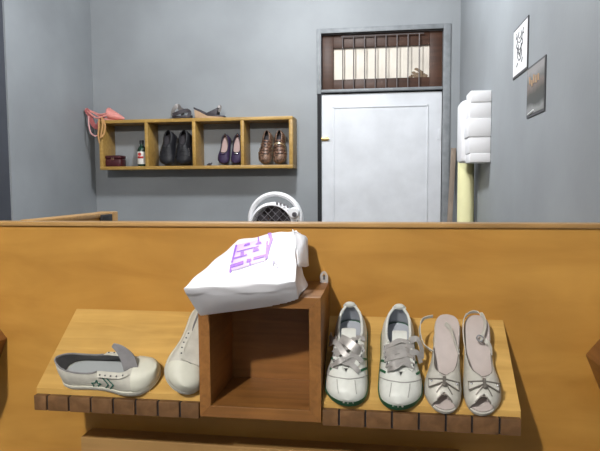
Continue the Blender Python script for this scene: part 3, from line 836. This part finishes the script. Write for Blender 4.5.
def lean(px_toe, label, name, group, L, deg=66, y_toe=CY+.035, dx=0, yaw=0):
    """shoe standing on its toe and leaning on the wall behind: toe down and forward, sole to the wall"""
    x = onY(px_toe, 165, y_toe).x
    a = math.radians(deg); y = Vector((dx, -math.cos(a), -math.sin(a))).normalized(); z = Vector((yaw, -math.sin(a), math.cos(a)))
    toe = Vector((x, y_toe, CF0+.006))
    return thing(name, label, 'shoe', group, mw=frame_of(toe, y, z, L))
def simple_shoe(root, L, W, mat_up, inner, sole, hs=1, flat=False, mirror=False):
    zs = T([(0, .010), (1, .012)])
    if flat:
        h = T([(0, .045), (.15, .040), (.4, .030), (.6, .032), (.75, .036), (.9, .026), (1, .014)])
        ang = T([(0, 82), (.08, 72), (.3, 55), (.5, 52), (.62, 62), (.67, 78), (.69, 90), (1, 90)])
    else:
        h = T([(0, .060*hs), (.15, .056*hs), (.35, .055*hs), (.5, .066*hs), (.65, .058), (.8, .042), (.93, .030), (1, .016)])
        ang = T([(0, 82), (.08, 74), (.3, 66), (.42, 72), (.5, 82), (.54, 90), (1, 90)])
    X = Matrix.Scale(-1 if mirror else 1, 4, (1, 0, 0))
    def put(name, bm, m, mats=None):
        if mirror: mirrored(bm)
        return link(name, bm, M[m] if m else None, root, mats=mats, keep=(name == 'upper'))
    put('sole', slab(BM(), L, W*1.04, T([(0, .002), (.2, 0), (.9, 0), (1, .004)]), K(.013), nt=24), sole)
    solid(put('upper', shell(BM(), L, W, h, zs, ang, ang, nt=30, ns=9), None, [M[mat_up], M[inner]]), .0025, 1, -1)
    ins = slab(BM(), L*.94, W*.86, K(.012), K(.016), nt=20); ins.transform(Matrix.Translation((0, L*.03, 0))); put('insole', ins, inner)
    def P(t, deg, s, lift=.002): return pt_on(L, W, h, zs, t, deg, s, lift=lift)
    return P, put, h, zs
g = 'black shoes in the second compartment'
for px, mi, lab in ((167, False, 'left black lace-up shoe of the pair in the second compartment'), (183.2, True, 'right black lace-up shoe of the pair in the second compartment')):
    r = lean(px, lab, 'black_shoe', g, .265, 67)
    P, put, h, zs = simple_shoe(r, .265, .062, 'black', 'lining_dark', 'blackmat', 1.1, mirror=mi)
    for t in (.5, .56, .62, .68): put('lace', tube(BM(), spline([P(t, 62, -1), P(t, 90, 1, .005), P(t, 62, 1)], 4), .0024, 6), 'blackmat')
    put('toe_stitch', tube(BM(), spline([P(.80, 10, -1), P(.78, 50, -1), P(.77, 88, 1), P(.78, 50, 1), P(.80, 10, 1)], 4), .0018, 6), 'blackmat')
    bm = BM()
    for t in (.58, .64, .70, .76): ball(bm, P(t, 40, 1, .002), .004, 1, 1, .7, 8)
    put('eyelets', bm, 'silver')
g = 'purple flats in the third compartment'
for px, mi, lab in ((223.8, False, 'left purple flat of the pair in the third compartment, pale insole'), (236.6, True, 'right purple flat of the pair in the third compartment, partly behind the divider')):
    r = lean(px, lab, 'purple_flat', g, .235, 66)
    P, put, h, zs = simple_shoe(r, .235, .046, 'purpleshoe', 'pinkin', 'blackmat', flat=True, mirror=mi)
    put('topline_binding', tube(BM(), spline([P(t, a_, -1, 0) for t, a_ in ((.66, 76), (.6, 60), (.45, 52), (.3, 55), (.12, 70), (.01, 82))]+[P(t, a_, 1, 0) for t, a_ in ((.01, 82), (.12, 70), (.3, 55), (.45, 52), (.6, 60), (.66, 76))], 3), .003, 6, True), 'blackmat')
    bm = BM(); c0 = P(.72, 90, 1, .004)
    for s in (-1, 1): ball(bm, c0+Vector((s*.012, 0, -.001)), .011, 1, .7, .4, 10)
    ball(bm, c0, .006, 1, 1, .8, 8); put('bow', bm, 'purpleshoe')
    if mi: put('ornament', box(BM(), (c0.x-.012, c0.y-.004, c0.z+.002), (c0.x+.012, c0.y+.004, c0.z+.007), .002), 'gem')
g = 'bronze strappy shoes in the fourth compartment'
for px, mi, lab in ((265, False, 'left bronze brown strappy shoe of the pair in the fourth compartment'), (279.5, True, 'right bronze brown strappy shoe of the pair in the fourth compartment, gold strap')):
    r = lean(px, lab, 'strappy_shoe', g, .25, 66, dx=-.03 if not mi else .02)
    P, put, h, zs = simple_shoe(r, .25, .050, 'brownshoe', 'lining_dark', 'soletan', 1.05, mirror=mi)
    for i, (t, d) in enumerate(((.36, .03), (.47, -.02), (.56, .02), (.65, -.02), (.74, .015))):
        put('strap', ribbon(BM(), spline([P(t+d, 12, -1), P(t+d*.4, 60, -1, .003), P(t, 90, 1, .005), P(t-d*.4, 60, 1, .003), P(t-d, 12, 1)], 5), .011, .0025, ups=[Vector((-1+2*j/20, 0, .8)) for j in range(21)]), 'gold' if (i == 1 and mi) else 'brownstrap')
    bm = BM()
    for s in (-1, 1):
        for t in (.42, .58, .70): ball(bm, P(t, 30, s, .004), .006, .5, 1, 1, 8)
    put('buckle', bm, 'gold')
# small maroon box, bottle and a scrap in the compartments
q = onY(116, 168, CY+.08); t = thing('maroon_box', 'small maroon lacquered box in the leftmost compartment', 'box', loc=(q.x, CY+.08, CF0))
w2 = .064
link('body', box(BM(), (-w2, -.05, 0), (w2, .05, .060), .008), M['maroon'], t); link('lid', box(BM(), (-w2*1.03, -.053, .061), (w2*1.03, .053, .088), .010), M['maroon'], t)
link('clasp', box(BM(), (-.012, -.058, .050), (.012, -.051, .070), .003), M['brownstrap'], t)
q = onY(142.3, 168, CY+.07); t = thing('bottle', 'dark green bottle with a red and white label against the first divider', 'bottle', loc=(q.x, CY+.07, CF0))
prof = [(0, 0), (.030, 0), (.033, .004), (.034, .02), (.034, .125), (.031, .140), (.018, .155), (.014, .165), (.014, .18), (0, .18)]
link('body', lathe(BM(), prof, 28), M['bottle'], t); link('cap', lathe(BM(), [(0, .176), (.017, .176), (.017, .200), (.014, .203), (0, .203)], 20), M['blackmat'], t)
lab = lathe(BM(), [(.0346, .018), (.0350, .020), (.0350, .112), (.0346, .114)], 28); lab_o = link('label', lab, M['labelw'], t)
tr = tree_of([t.children[-1]])
cxy = q.x
bm = BM()
for k in range(9):
    a_ = math.radians(-90-40+10*k); bm.verts.new((.0356*math.cos(a_), .0356*math.sin(a_), .062)); bm.verts.new((.0356*math.cos(a_), .0356*math.sin(a_), .078))
bm.verts.ensure_lookup_table()
for k in range(8): bm.faces.new((bm.verts[2*k], bm.verts[2*k+2], bm.verts[2*k+3], bm.verts[2*k+1]))
solid(link('label_band', bm, M['labelr'], lab_o), .0008)
bm = lathe(BM(), [(0, 0), (.013, 0), (.013, .0012), (0, .0012)], 20, axis='y', c=(-.004, -.0368, .094)); link('label_emblem', bm, M['labelr'], lab_o)
q = onY(210, 167, CY+.04)
bm = BM(); ball(bm, (0, 0, .011), .011, 1.5, 1, .9, 10); ball(bm, (-.016, 0, .007), .007, 1.3, 1, .9, 8); ball(bm, (.012, .002, .018), .006, 1, 1, 1, 8)
o = link('crumpled_scrap', bm, M['charcoal']); o.location = (q.x, CY+.04, CF0); tag(o, 'tiny dark crumpled scrap on the floor of the third compartment', 'scrap')

# ------------------------------------------------------------------ on top of the shelf unit
# pink shoe with straps hanging over the left end
q = onY(112, 122, CY+.07)
t = thing('pink_strappy_shoe', 'salmon pink strappy shoe on the left end of the wall shelf, straps hanging down', 'shoe', loc=(q.x, CY+.07, cz1))
S = .0074                                        # metres per pixel at this distance
def lp(px, py, dy=0): p = onY(px, py, CY+.07+dy); return p-Vector(t.location)
bm = BM()        # pointed toe, open at its left end
rings = []
for k in range(12):
    s = k/11; c = lp(109.2+(124.5-109.2)*s, 113.6+(118.6-113.6)*s); r = .045*(1-s)**.75+.004
    c.z = max(c.z, r*.55+.001)
    rings.append([bm.verts.new(c+Vector((.18*r*math.cos(a_)*.6, r*1.0*math.cos(a_), r*.95*math.sin(a_) if math.sin(a_) > 0 else max(-c.z+.001, r*.95*math.sin(a_))))) for a_ in [2*math.pi*j/16 for j in range(16)]])
for i in range(11):
    for j in range(16): bm.faces.new((rings[i][j], rings[i][(j+1) % 16], rings[i+1][(j+1) % 16], rings[i+1][j]))
bm.faces.new(rings[-1]); solid(link('toe_upper', bm, None, t, mats=[M['pink'], M['pinkdk']]), .003, 1, -1)
bm = BM()
ribbon(bm, spline([lp(124, 121.2), lp(116, 121.0), lp(108, 119.5), lp(101, 116.5), lp(95, 113), lp(87, 109.6)], 5), .055, .012, up=(0, 0, 1)); link('sole', bm, M['pink'], t)
bm = BM()
ribbon(bm, spline([lp(86, 109.2, -.03), lp(90, 116, -.04), lp(93, 124, -.035), lp(97, 127, -.03), lp(101, 120, -.02), lp(103, 115, -.02)], 5), .035, .006, up=(0, 1, .2)); link('heel_cup', bm, M['pinkdk'], t)
bm = BM(); tube(bm, spline([lp(85.5, 109, .02), lp(92, 112, .0), lp(100, 114.5, -.03), (lp(108, 112.5, -.04)), lp(110, 108.5, -.01)], 6), .007, 8)
tube(bm, spline([lp(86, 109.5, -.02), lp(91, 114.5, -.05), lp(97, 118, -.05), lp(104, 116, -.045), lp(108, 115, -.04)], 6), .007, 8); link('upper_strap', bm, M['pink'], t)
bm = BM(); tube(bm, spline([lp(88.5, 116, -.05), lp(89, 126, -.06), lp(91, 133, -.075), lp(95, 136, -.085), lp(98, 135, -.09)], 6), .0055, 8); link('loop_strap', bm, M['pinklt'], t)
for pts in ([lp(99, 119, -.09), lp(98.8, 127, -.10), lp(98.3, 136, -.10), lp(99.6, 143, -.10)], [lp(101.5, 117, -.09), lp(102.8, 124, -.10), lp(101.8, 131, -.10), lp(100.6, 138, -.10)], [lp(103, 119, -.09), lp(105.2, 126, -.10), lp(104.2, 133, -.10), lp(102, 137, -.10)]):
    link('hanging_ribbon', ribbon(BM(), spline(pts, 6), .012, .003, up=(0, 1, 0)), M['tanstrap'], t)
# silver strappy sandal seen end on
q = onY(181, 117, CY+.08)
t = thing('silver_sandal', 'small silver strappy sandal on top of the wall shelf, left of the wedge sandal', 'shoe', loc=(q.x, CY+.08, cz1))
def lq(px, py, dy=0): p = onY(px, py, CY+.08+dy); v_ = p-Vector(t.location); v_.z = max(v_.z, .006); return v_
link('sole', prism(BM(), [lq(172, 118), lq(172, 115.3), lq(180, 116.2), lq(190, 114.5), lq(189.5, 118)], (0, .07, 0), .003), M['charcoal'], t)
link('ankle_loop', ribbon(BM(), spline([lq(172.5, 116, .01), lq(174, 109, .01), lq(178, 105.8, .02), lq(180.5, 110, .03), lq(183, 115, .03)], 6), .030, .004, up=(0, 1, 0)), M['silver'], t)
link('cross_strap', ribbon(BM(), spline([lq(173, 115, -.01), lq(179, 112.5, -.02), lq(186, 110.5, -.01), lq(189.5, 112, 0), lq(189, 116, 0)], 6), .028, .004, up=(0, 1, .2)), M['charcoal'], t)
link('toe_strap', ribbon(BM(), spline([lq(181, 109.2, .05), lq(185, 111, .04), lq(188.5, 110, .03)], 6), .030, .005, up=(0, 1, .3)), M['silver'], t)
# wedge sandal in profile
q = onY(208, 117, CY+.06)
t = thing('wedge_sandal', 'tan wedge sandal with dark straps on top of the wall shelf, facing right', 'shoe', loc=(q.x, CY+.06, cz1))
def lr(px, py, dy=0): p = onY(px, py, CY+.06+dy); v_ = p-Vector(t.location); v_.z = max(v_.z, .001); return v_
link('wedge', prism(BM(), [lr(195, 118), lr(194, 109.5), lr(201, 112.2), lr(207.5, 115.6), lr(223, 116.2), lr(223, 118)], (0, .065, 0), .003), M['cork'], t)
link('footbed', prism(BM(), [lr(193.4, 108.8, -.003), lr(193.4, 107), lr(201, 110), lr(208, 114), lr(223.5, 115.2), lr(223.5, 116.8, -.003), lr(207, 116), lr(200.5, 112.4)], (0, .072, 0), .002), M['charcoal'], t)
bm = BM(); g2 = [lr(205, 113.5, -.004), lr(212, 110.2, -.004), lr(217.5, 107.5, -.004), lr(217, 114.5, -.004), lr(209, 115.2, -.004)]
prism(bm, g2, (0, .006, 0), .002); g3 = [p+Vector((0, .072, 0)) for p in g2]; prism(bm, g3, (0, .006, 0), .002)
prism(bm, [lr(212, 110.2, 0), lr(217.5, 107.4, 0), lr(218.3, 108, 0), lr(212.5, 111.2, 0)], (0, .076, 0), .001); link('vamp_strap', bm, M['charcoal'], t)
link('toe_loop', ribbon(BM(), spline([lr(217, 110, .02), lr(219.5, 106.3, .03), lr(220.5, 107.5, .03), lr(219, 112, .03)], 6), .02, .003, up=(0, 1, 0)), M['silver'], t)

# ================================================================== fan on a small table behind the partition
FY = 3.6
fc = onY(275.5, 223, FY); pxm = (onY(303, 223, FY)-onY(248, 223, FY)).length/55
R = 26.2*pxm
tb_z = fc.z-R-.06
t = thing('side_table', 'plain wooden side table behind the partition carrying the white fan', 'table', loc=(fc.x, FY, 0))
link('tabletop', box(BM(), (-.25, -.2, tb_z-.025), (.25, .2, tb_z), .004), M['table'], t)
for sx in (-1, 1):
    for sy in (-1, 1): link('leg', box(BM(), (sx*.22-.02, sy*.17-.02, 0), (sx*.22+.02, sy*.17+.02, tb_z-.026), .003), M['table'], t)
fan = thing('electric_fan', 'round white electric fan with a carry handle, behind the partition', 'fan', loc=(fc.x, FY, tb_z))
fz = fc.z-tb_z; gc = Vector((-2.5*pxm, 0, fz-2*pxm)); gr = 19*pxm
br = 22.6*pxm; bc = (-2*pxm, 0, fz-2*pxm)
link('housing', lathe(BM(), [(gr, -.055), (gr*1.05, -.068), (br*.95, -.060), (br, -.03), (br, .04), (br*.92, .07), (gr, .07), (gr, -.055)], 56, axis='y', c=bc, caps=False), M['white_plastic'], fan)
bm = BM(); pts = [(25*pxm, 0, .02)]+[(25.1*pxm*math.cos(math.pi*k/28), 0, fz+3.4*pxm+25.1*pxm*math.sin(math.pi*k/28)) for k in range(29)]+[(-25*pxm, 0, .02)]
tube(bm, pts, 5.2*pxm, 14, sq=.48); link('handle', bm, M['white_plastic'], fan)
bm = BM()
box(bm, (18*pxm, -.045, fz+3*pxm), (25*pxm, .04, fz+13*pxm), .012); link('shoulder', bm, M['white_plastic'], fan)
cp_ = link('control_panel', lathe(BM(), [(0, -.074), (4.6*pxm, -.074), (5.4*pxm, -.062), (5.4*pxm, -.02), (0, -.02)], 28, axis='y', c=(19.5*pxm, 0, fz+10.5*pxm)), M['white_plastic'], fan)
link('knob', lathe(BM(), [(0, -.088), (2*pxm, -.088), (2.4*pxm, -.074), (0, -.074)], 20, axis='y', c=(20.6*pxm, 0, fz+9*pxm)), M['fanblade'], cp_)
for dx_, dz_ in ((3.5, 22), (7, 21.6), (10.5, 20.5), (14, 18.6)):
    link('button', box(BM(), (dx_*pxm-.006, -.072, fz+(dz_-2.2)*pxm-.008), (dx_*pxm+.006, -.058, fz+(dz_-2.2)*pxm+.008), .002), M['inkgrey'], cp_)
link('back_plate', lathe(BM(), [(0, .05), (gr, .05), (gr, .06), (0, .06)], 40, axis='y', c=bc), M['fandark'], fan)
for k in range(5):
    a0 = 2*math.pi*k/5; bm = BM(); poly = []
    for r_, da in ((.02, -.25), (gr*.55, -.35), (gr*.9, -.15), (gr*.93, .25), (gr*.6, .35), (.02, .3)): poly.append((bc[0]+r_*math.cos(a0+da), .012+.03*da, fz-2*pxm+r_*math.sin(a0+da)))
    prism(bm, poly, (0, .003, 0)); link('blade', bm, M['fanblade'], fan, smooth=False)
for k in range(7):      # grille
    a0 = math.radians(45); d = (k-3)/3.6*gr; hl = math.sqrt(gr*gr-d*d)
    u = Vector((math.cos(a0), 0, math.sin(a0))); v = Vector((-u.z, 0, u.x)); c = Vector((bc[0], -.058, bc[2]))
    link('grille_bar', tube(BM(), [c+v*d-u*hl, c+v*d+u*hl], .0017, 6), M['inkgrey'], fan); link('grille_bar', tube(BM(), [c+u*d-v*hl+Vector((0, .004, 0)), c+u*d+v*hl+Vector((0, .004, 0))], .0017, 6), M['inkgrey'], fan)
link('stand', box(BM(), (-.12, -.07, 0), (.12, .07, max(.03, fz-2*pxm-br*1.0)), .01), M['white_plastic'], fan)

# ================================================================== right wall: ribbed box, roll, plank, posters
n0 = onX(492, 90, XR); nb = onX(492, 162, XR); WY = n0.y
zt, zb = n0.z, nb.z
xl = onY(468.5, 120, WY).x
wb = thing('ribbed_wall_box', 'white ribbed foam box fixed high on the right wall above the yellow roll', 'box', loc=(XR, WY, zb))
H = zt-zb
bands = [0, .13, .36, .62, .84, 1.0]
for i in range(5):
    z0, z1 = H*bands[i], H*bands[i+1]; ins = .003 if i % 2 else 0
    bm = box(BM(), (xl-XR+ins*2+(.010 if i in (0, 4) else 0), ins, z0+.0003), (-.001, .16, z1-.0003), .0035); link('tier', bm, M['foam'], wb)
x2 = onY(461.5, 120, WY+.15).x
link('rear_shell', box(BM(), (x2-XR, .15, H*.02), (-.002, .34, H*.93), .02), M['foam'], wb)
ry = WY+.42; rl, rr_ = onY(456.5, 200, ry).x, onY(473.8, 200, ry).x
rt = onY(465, 150, ry).z; rad = (rr_-rl)/2
t = thing('foam_roll', 'pale yellow foam roll standing on end in the right corner, under the white box', 'roll', loc=((rl+rr_)/2, ry, 0))
bm = BM(); pts = []      # spiral sheet
n = 110
prev = []
for k in range(n+1):
    a_ = 2*math.pi*4*k/n; r_ = rad*(.25+.75*k/n); prev.append((r_*math.cos(a_), r_*math.sin(a_)))
V0 = [bm.verts.new((x, y, .002)) for x, y in prev]; V1 = [bm.verts.new((x, y, rt)) for x, y in prev]
for k in range(n): bm.faces.new((V0[k], V0[k+1], V1[k+1], V1[k]))
solid(link('sheet', bm, M['roll'], t), .006, None, -1)
py_ = D2-.12; pl0, pl1 = onY(446, 221, py_-.15), onY(452, 150, py_)
bm = BM(); a_ = Vector((pl0.x-.05, D2-.30, .0)); bz = onY(456, 148, D2-.03).z
bx = onY(452.5, 150, D2-.05).x; b_ = Vector((min(bx, XR-.06), D2-.024, bz)); dx_ = Vector((.036, 0, 0))
b0 = Vector((onY(446, 221, D2-.12).x-.06, D2-.34, .003))
prism(bm, [b0, b0+dx_, b_+dx_, b_], (0, -.02, 0), .002); o = link('leaning_plank', bm, M['plank']); tag(o, 'brown wooden plank leaning in the corner left of the yellow roll', 'plank')
sx = onY(475.6, 200, ry+.03).x
o = link('dark_stick', tube(BM(), [(sx, ry+.02, .002), (min(sx+.02, XR-.02), ry+.06, onY(475, 165, ry).z)], .010, 10), M['brownframe']); tag(o, 'thin dark stick standing between the yellow roll and the right wall', 'stick')

def poster(name, y0, y1, z0, z1, label, inner_m):
    t = thing(name, label, 'poster', loc=(XR, (y0+y1)/2, z0))
    hw_ = abs(y1-y0)/2; H_ = z1-z0
    link('border', box(BM(), (-.004, -hw_, 0), (-.0005, hw_, H_)), M['border'], t, smooth=False)
    b_ = .008
    link('sheet', box(BM(), (-.0052, -hw_+b_, b_*1.2), (-.0045, hw_-b_, H_-b_)), M[inner_m], t, smooth=False)
    return t, hw_, H_
k_ = 4/3
y0, y1 = onX(529, 40, XR).y, onX(514.3, 50, XR).y
za = (onX(514.6, 32.4, XR).z+onX(529, 14.8, XR).z)/2; zb2 = (onX(513.8, 79.5, XR).z+onX(527.9, 69.6, XR).z)/2
t, hw_, H_ = poster('drawing_poster', y0, y1, zb2, za, 'white sheet with a black ink drawing on the right wall, the upper of the two', 'posterw')
rnd = random.Random(3); bm = BM()
def ip(a, b): return (-.0056, -hw_+a*2*hw_, b*H_)      # a: 0 near .. 1 far
for cu in ([(.30, .80), (.36, .70), (.30, .60), (.40, .52), (.36, .40), (.46, .30), (.56, .30)], [(.70, .82), (.66, .70), (.72, .60), (.64, .52), (.66, .42), (.58, .32)], [(.44, .86), (.40, .78), (.50, .72), (.60, .78), (.56, .86)],
           [(.36, .70), (.5, .64), (.66, .70)], [(.34, .58), (.5, .50), (.68, .58)], [(.42, .46), (.5, .42), (.6, .46)], [(.26, .86), (.30, .80), (.24, .74)], [(.76, .88), (.70, .82), (.78, .76)], [(.30, .30), (.36, .22)], [(.62, .26), (.70, .20)], [(.4, .60), (.42, .48), (.5, .36)], [(.6, .62), (.58, .50), (.54, .40)]):
    tube(bm, spline([ip(*p) for p in cu], 5), .0022, 5)
link('ink_drawing', bm, M['ink'], t.children[-1])
y0, y1 = onX(546.3, 80, XR).y, onX(528, 90, XR).y
za = (onX(528.7, 68.8, XR).z+onX(546.5, 54.7, XR).z)/2; zb2 = (onX(527.4, 118.8, XR).z+onX(545, 110.6, XR).z)/2
t, hw_, H_ = poster('photo_poster', y0, y1, zb2, za, 'dark grey photo print on the right wall, the lower of the two', 'photo')
bm = BM()
tube(bm, [ip(.55, .10), ip(.85, .06)], .004, 6); link('caption_mark', bm, M['posterw'], t)
for a, b, h_ in ((.30, .62, .12), (.42, .60, .14), (.55, .62, .16), (.66, .58, .12), (.78, .64, .14)):
    link('pale_figure', tube(BM(), [ip(a, b), ip(a+.01, b+h_)], .0045, 6), M['cork'], t)

# ================================================================== light
def point(name, loc, e, r, col=(1, 1, 1)):
    l = bpy.data.lights.new(name, 'POINT'); l.energy = e; l.shadow_soft_size = r; l.color = col
    o = bpy.data.objects.new(name, l); C.objects.link(o); o.location = loc
def area(name, loc, e, sx, sy, col=(1, 1, 1)):
    l = bpy.data.lights.new(name, 'AREA'); l.shape = 'RECTANGLE'; l.size = sx; l.size_y = sy; l.energy = e; l.color = col
    o = bpy.data.objects.new(name, l); C.objects.link(o); o.location = loc
point('front_lamp', (-1.0, -1.25, CZ+1.58), 350, .05, (1, .97, .93))
point('back_lamp', (-.6, 2.75, ZC-.14), 145, .10, (.95, .98, 1))
w = bpy.data.worlds.new('world'); bpy.context.scene.world = w; w.use_nodes = True
w.node_tree.nodes['Background'].inputs[0].default_value = (.8, .85, 1, 1); w.node_tree.nodes['Background'].inputs[1].default_value = .2
vs = bpy.context.scene.view_settings
vs.view_transform = 'Standard'; vs.look = 'None'; vs.exposure = 0; vs.gamma = 1; vs.use_curve_mapping = False
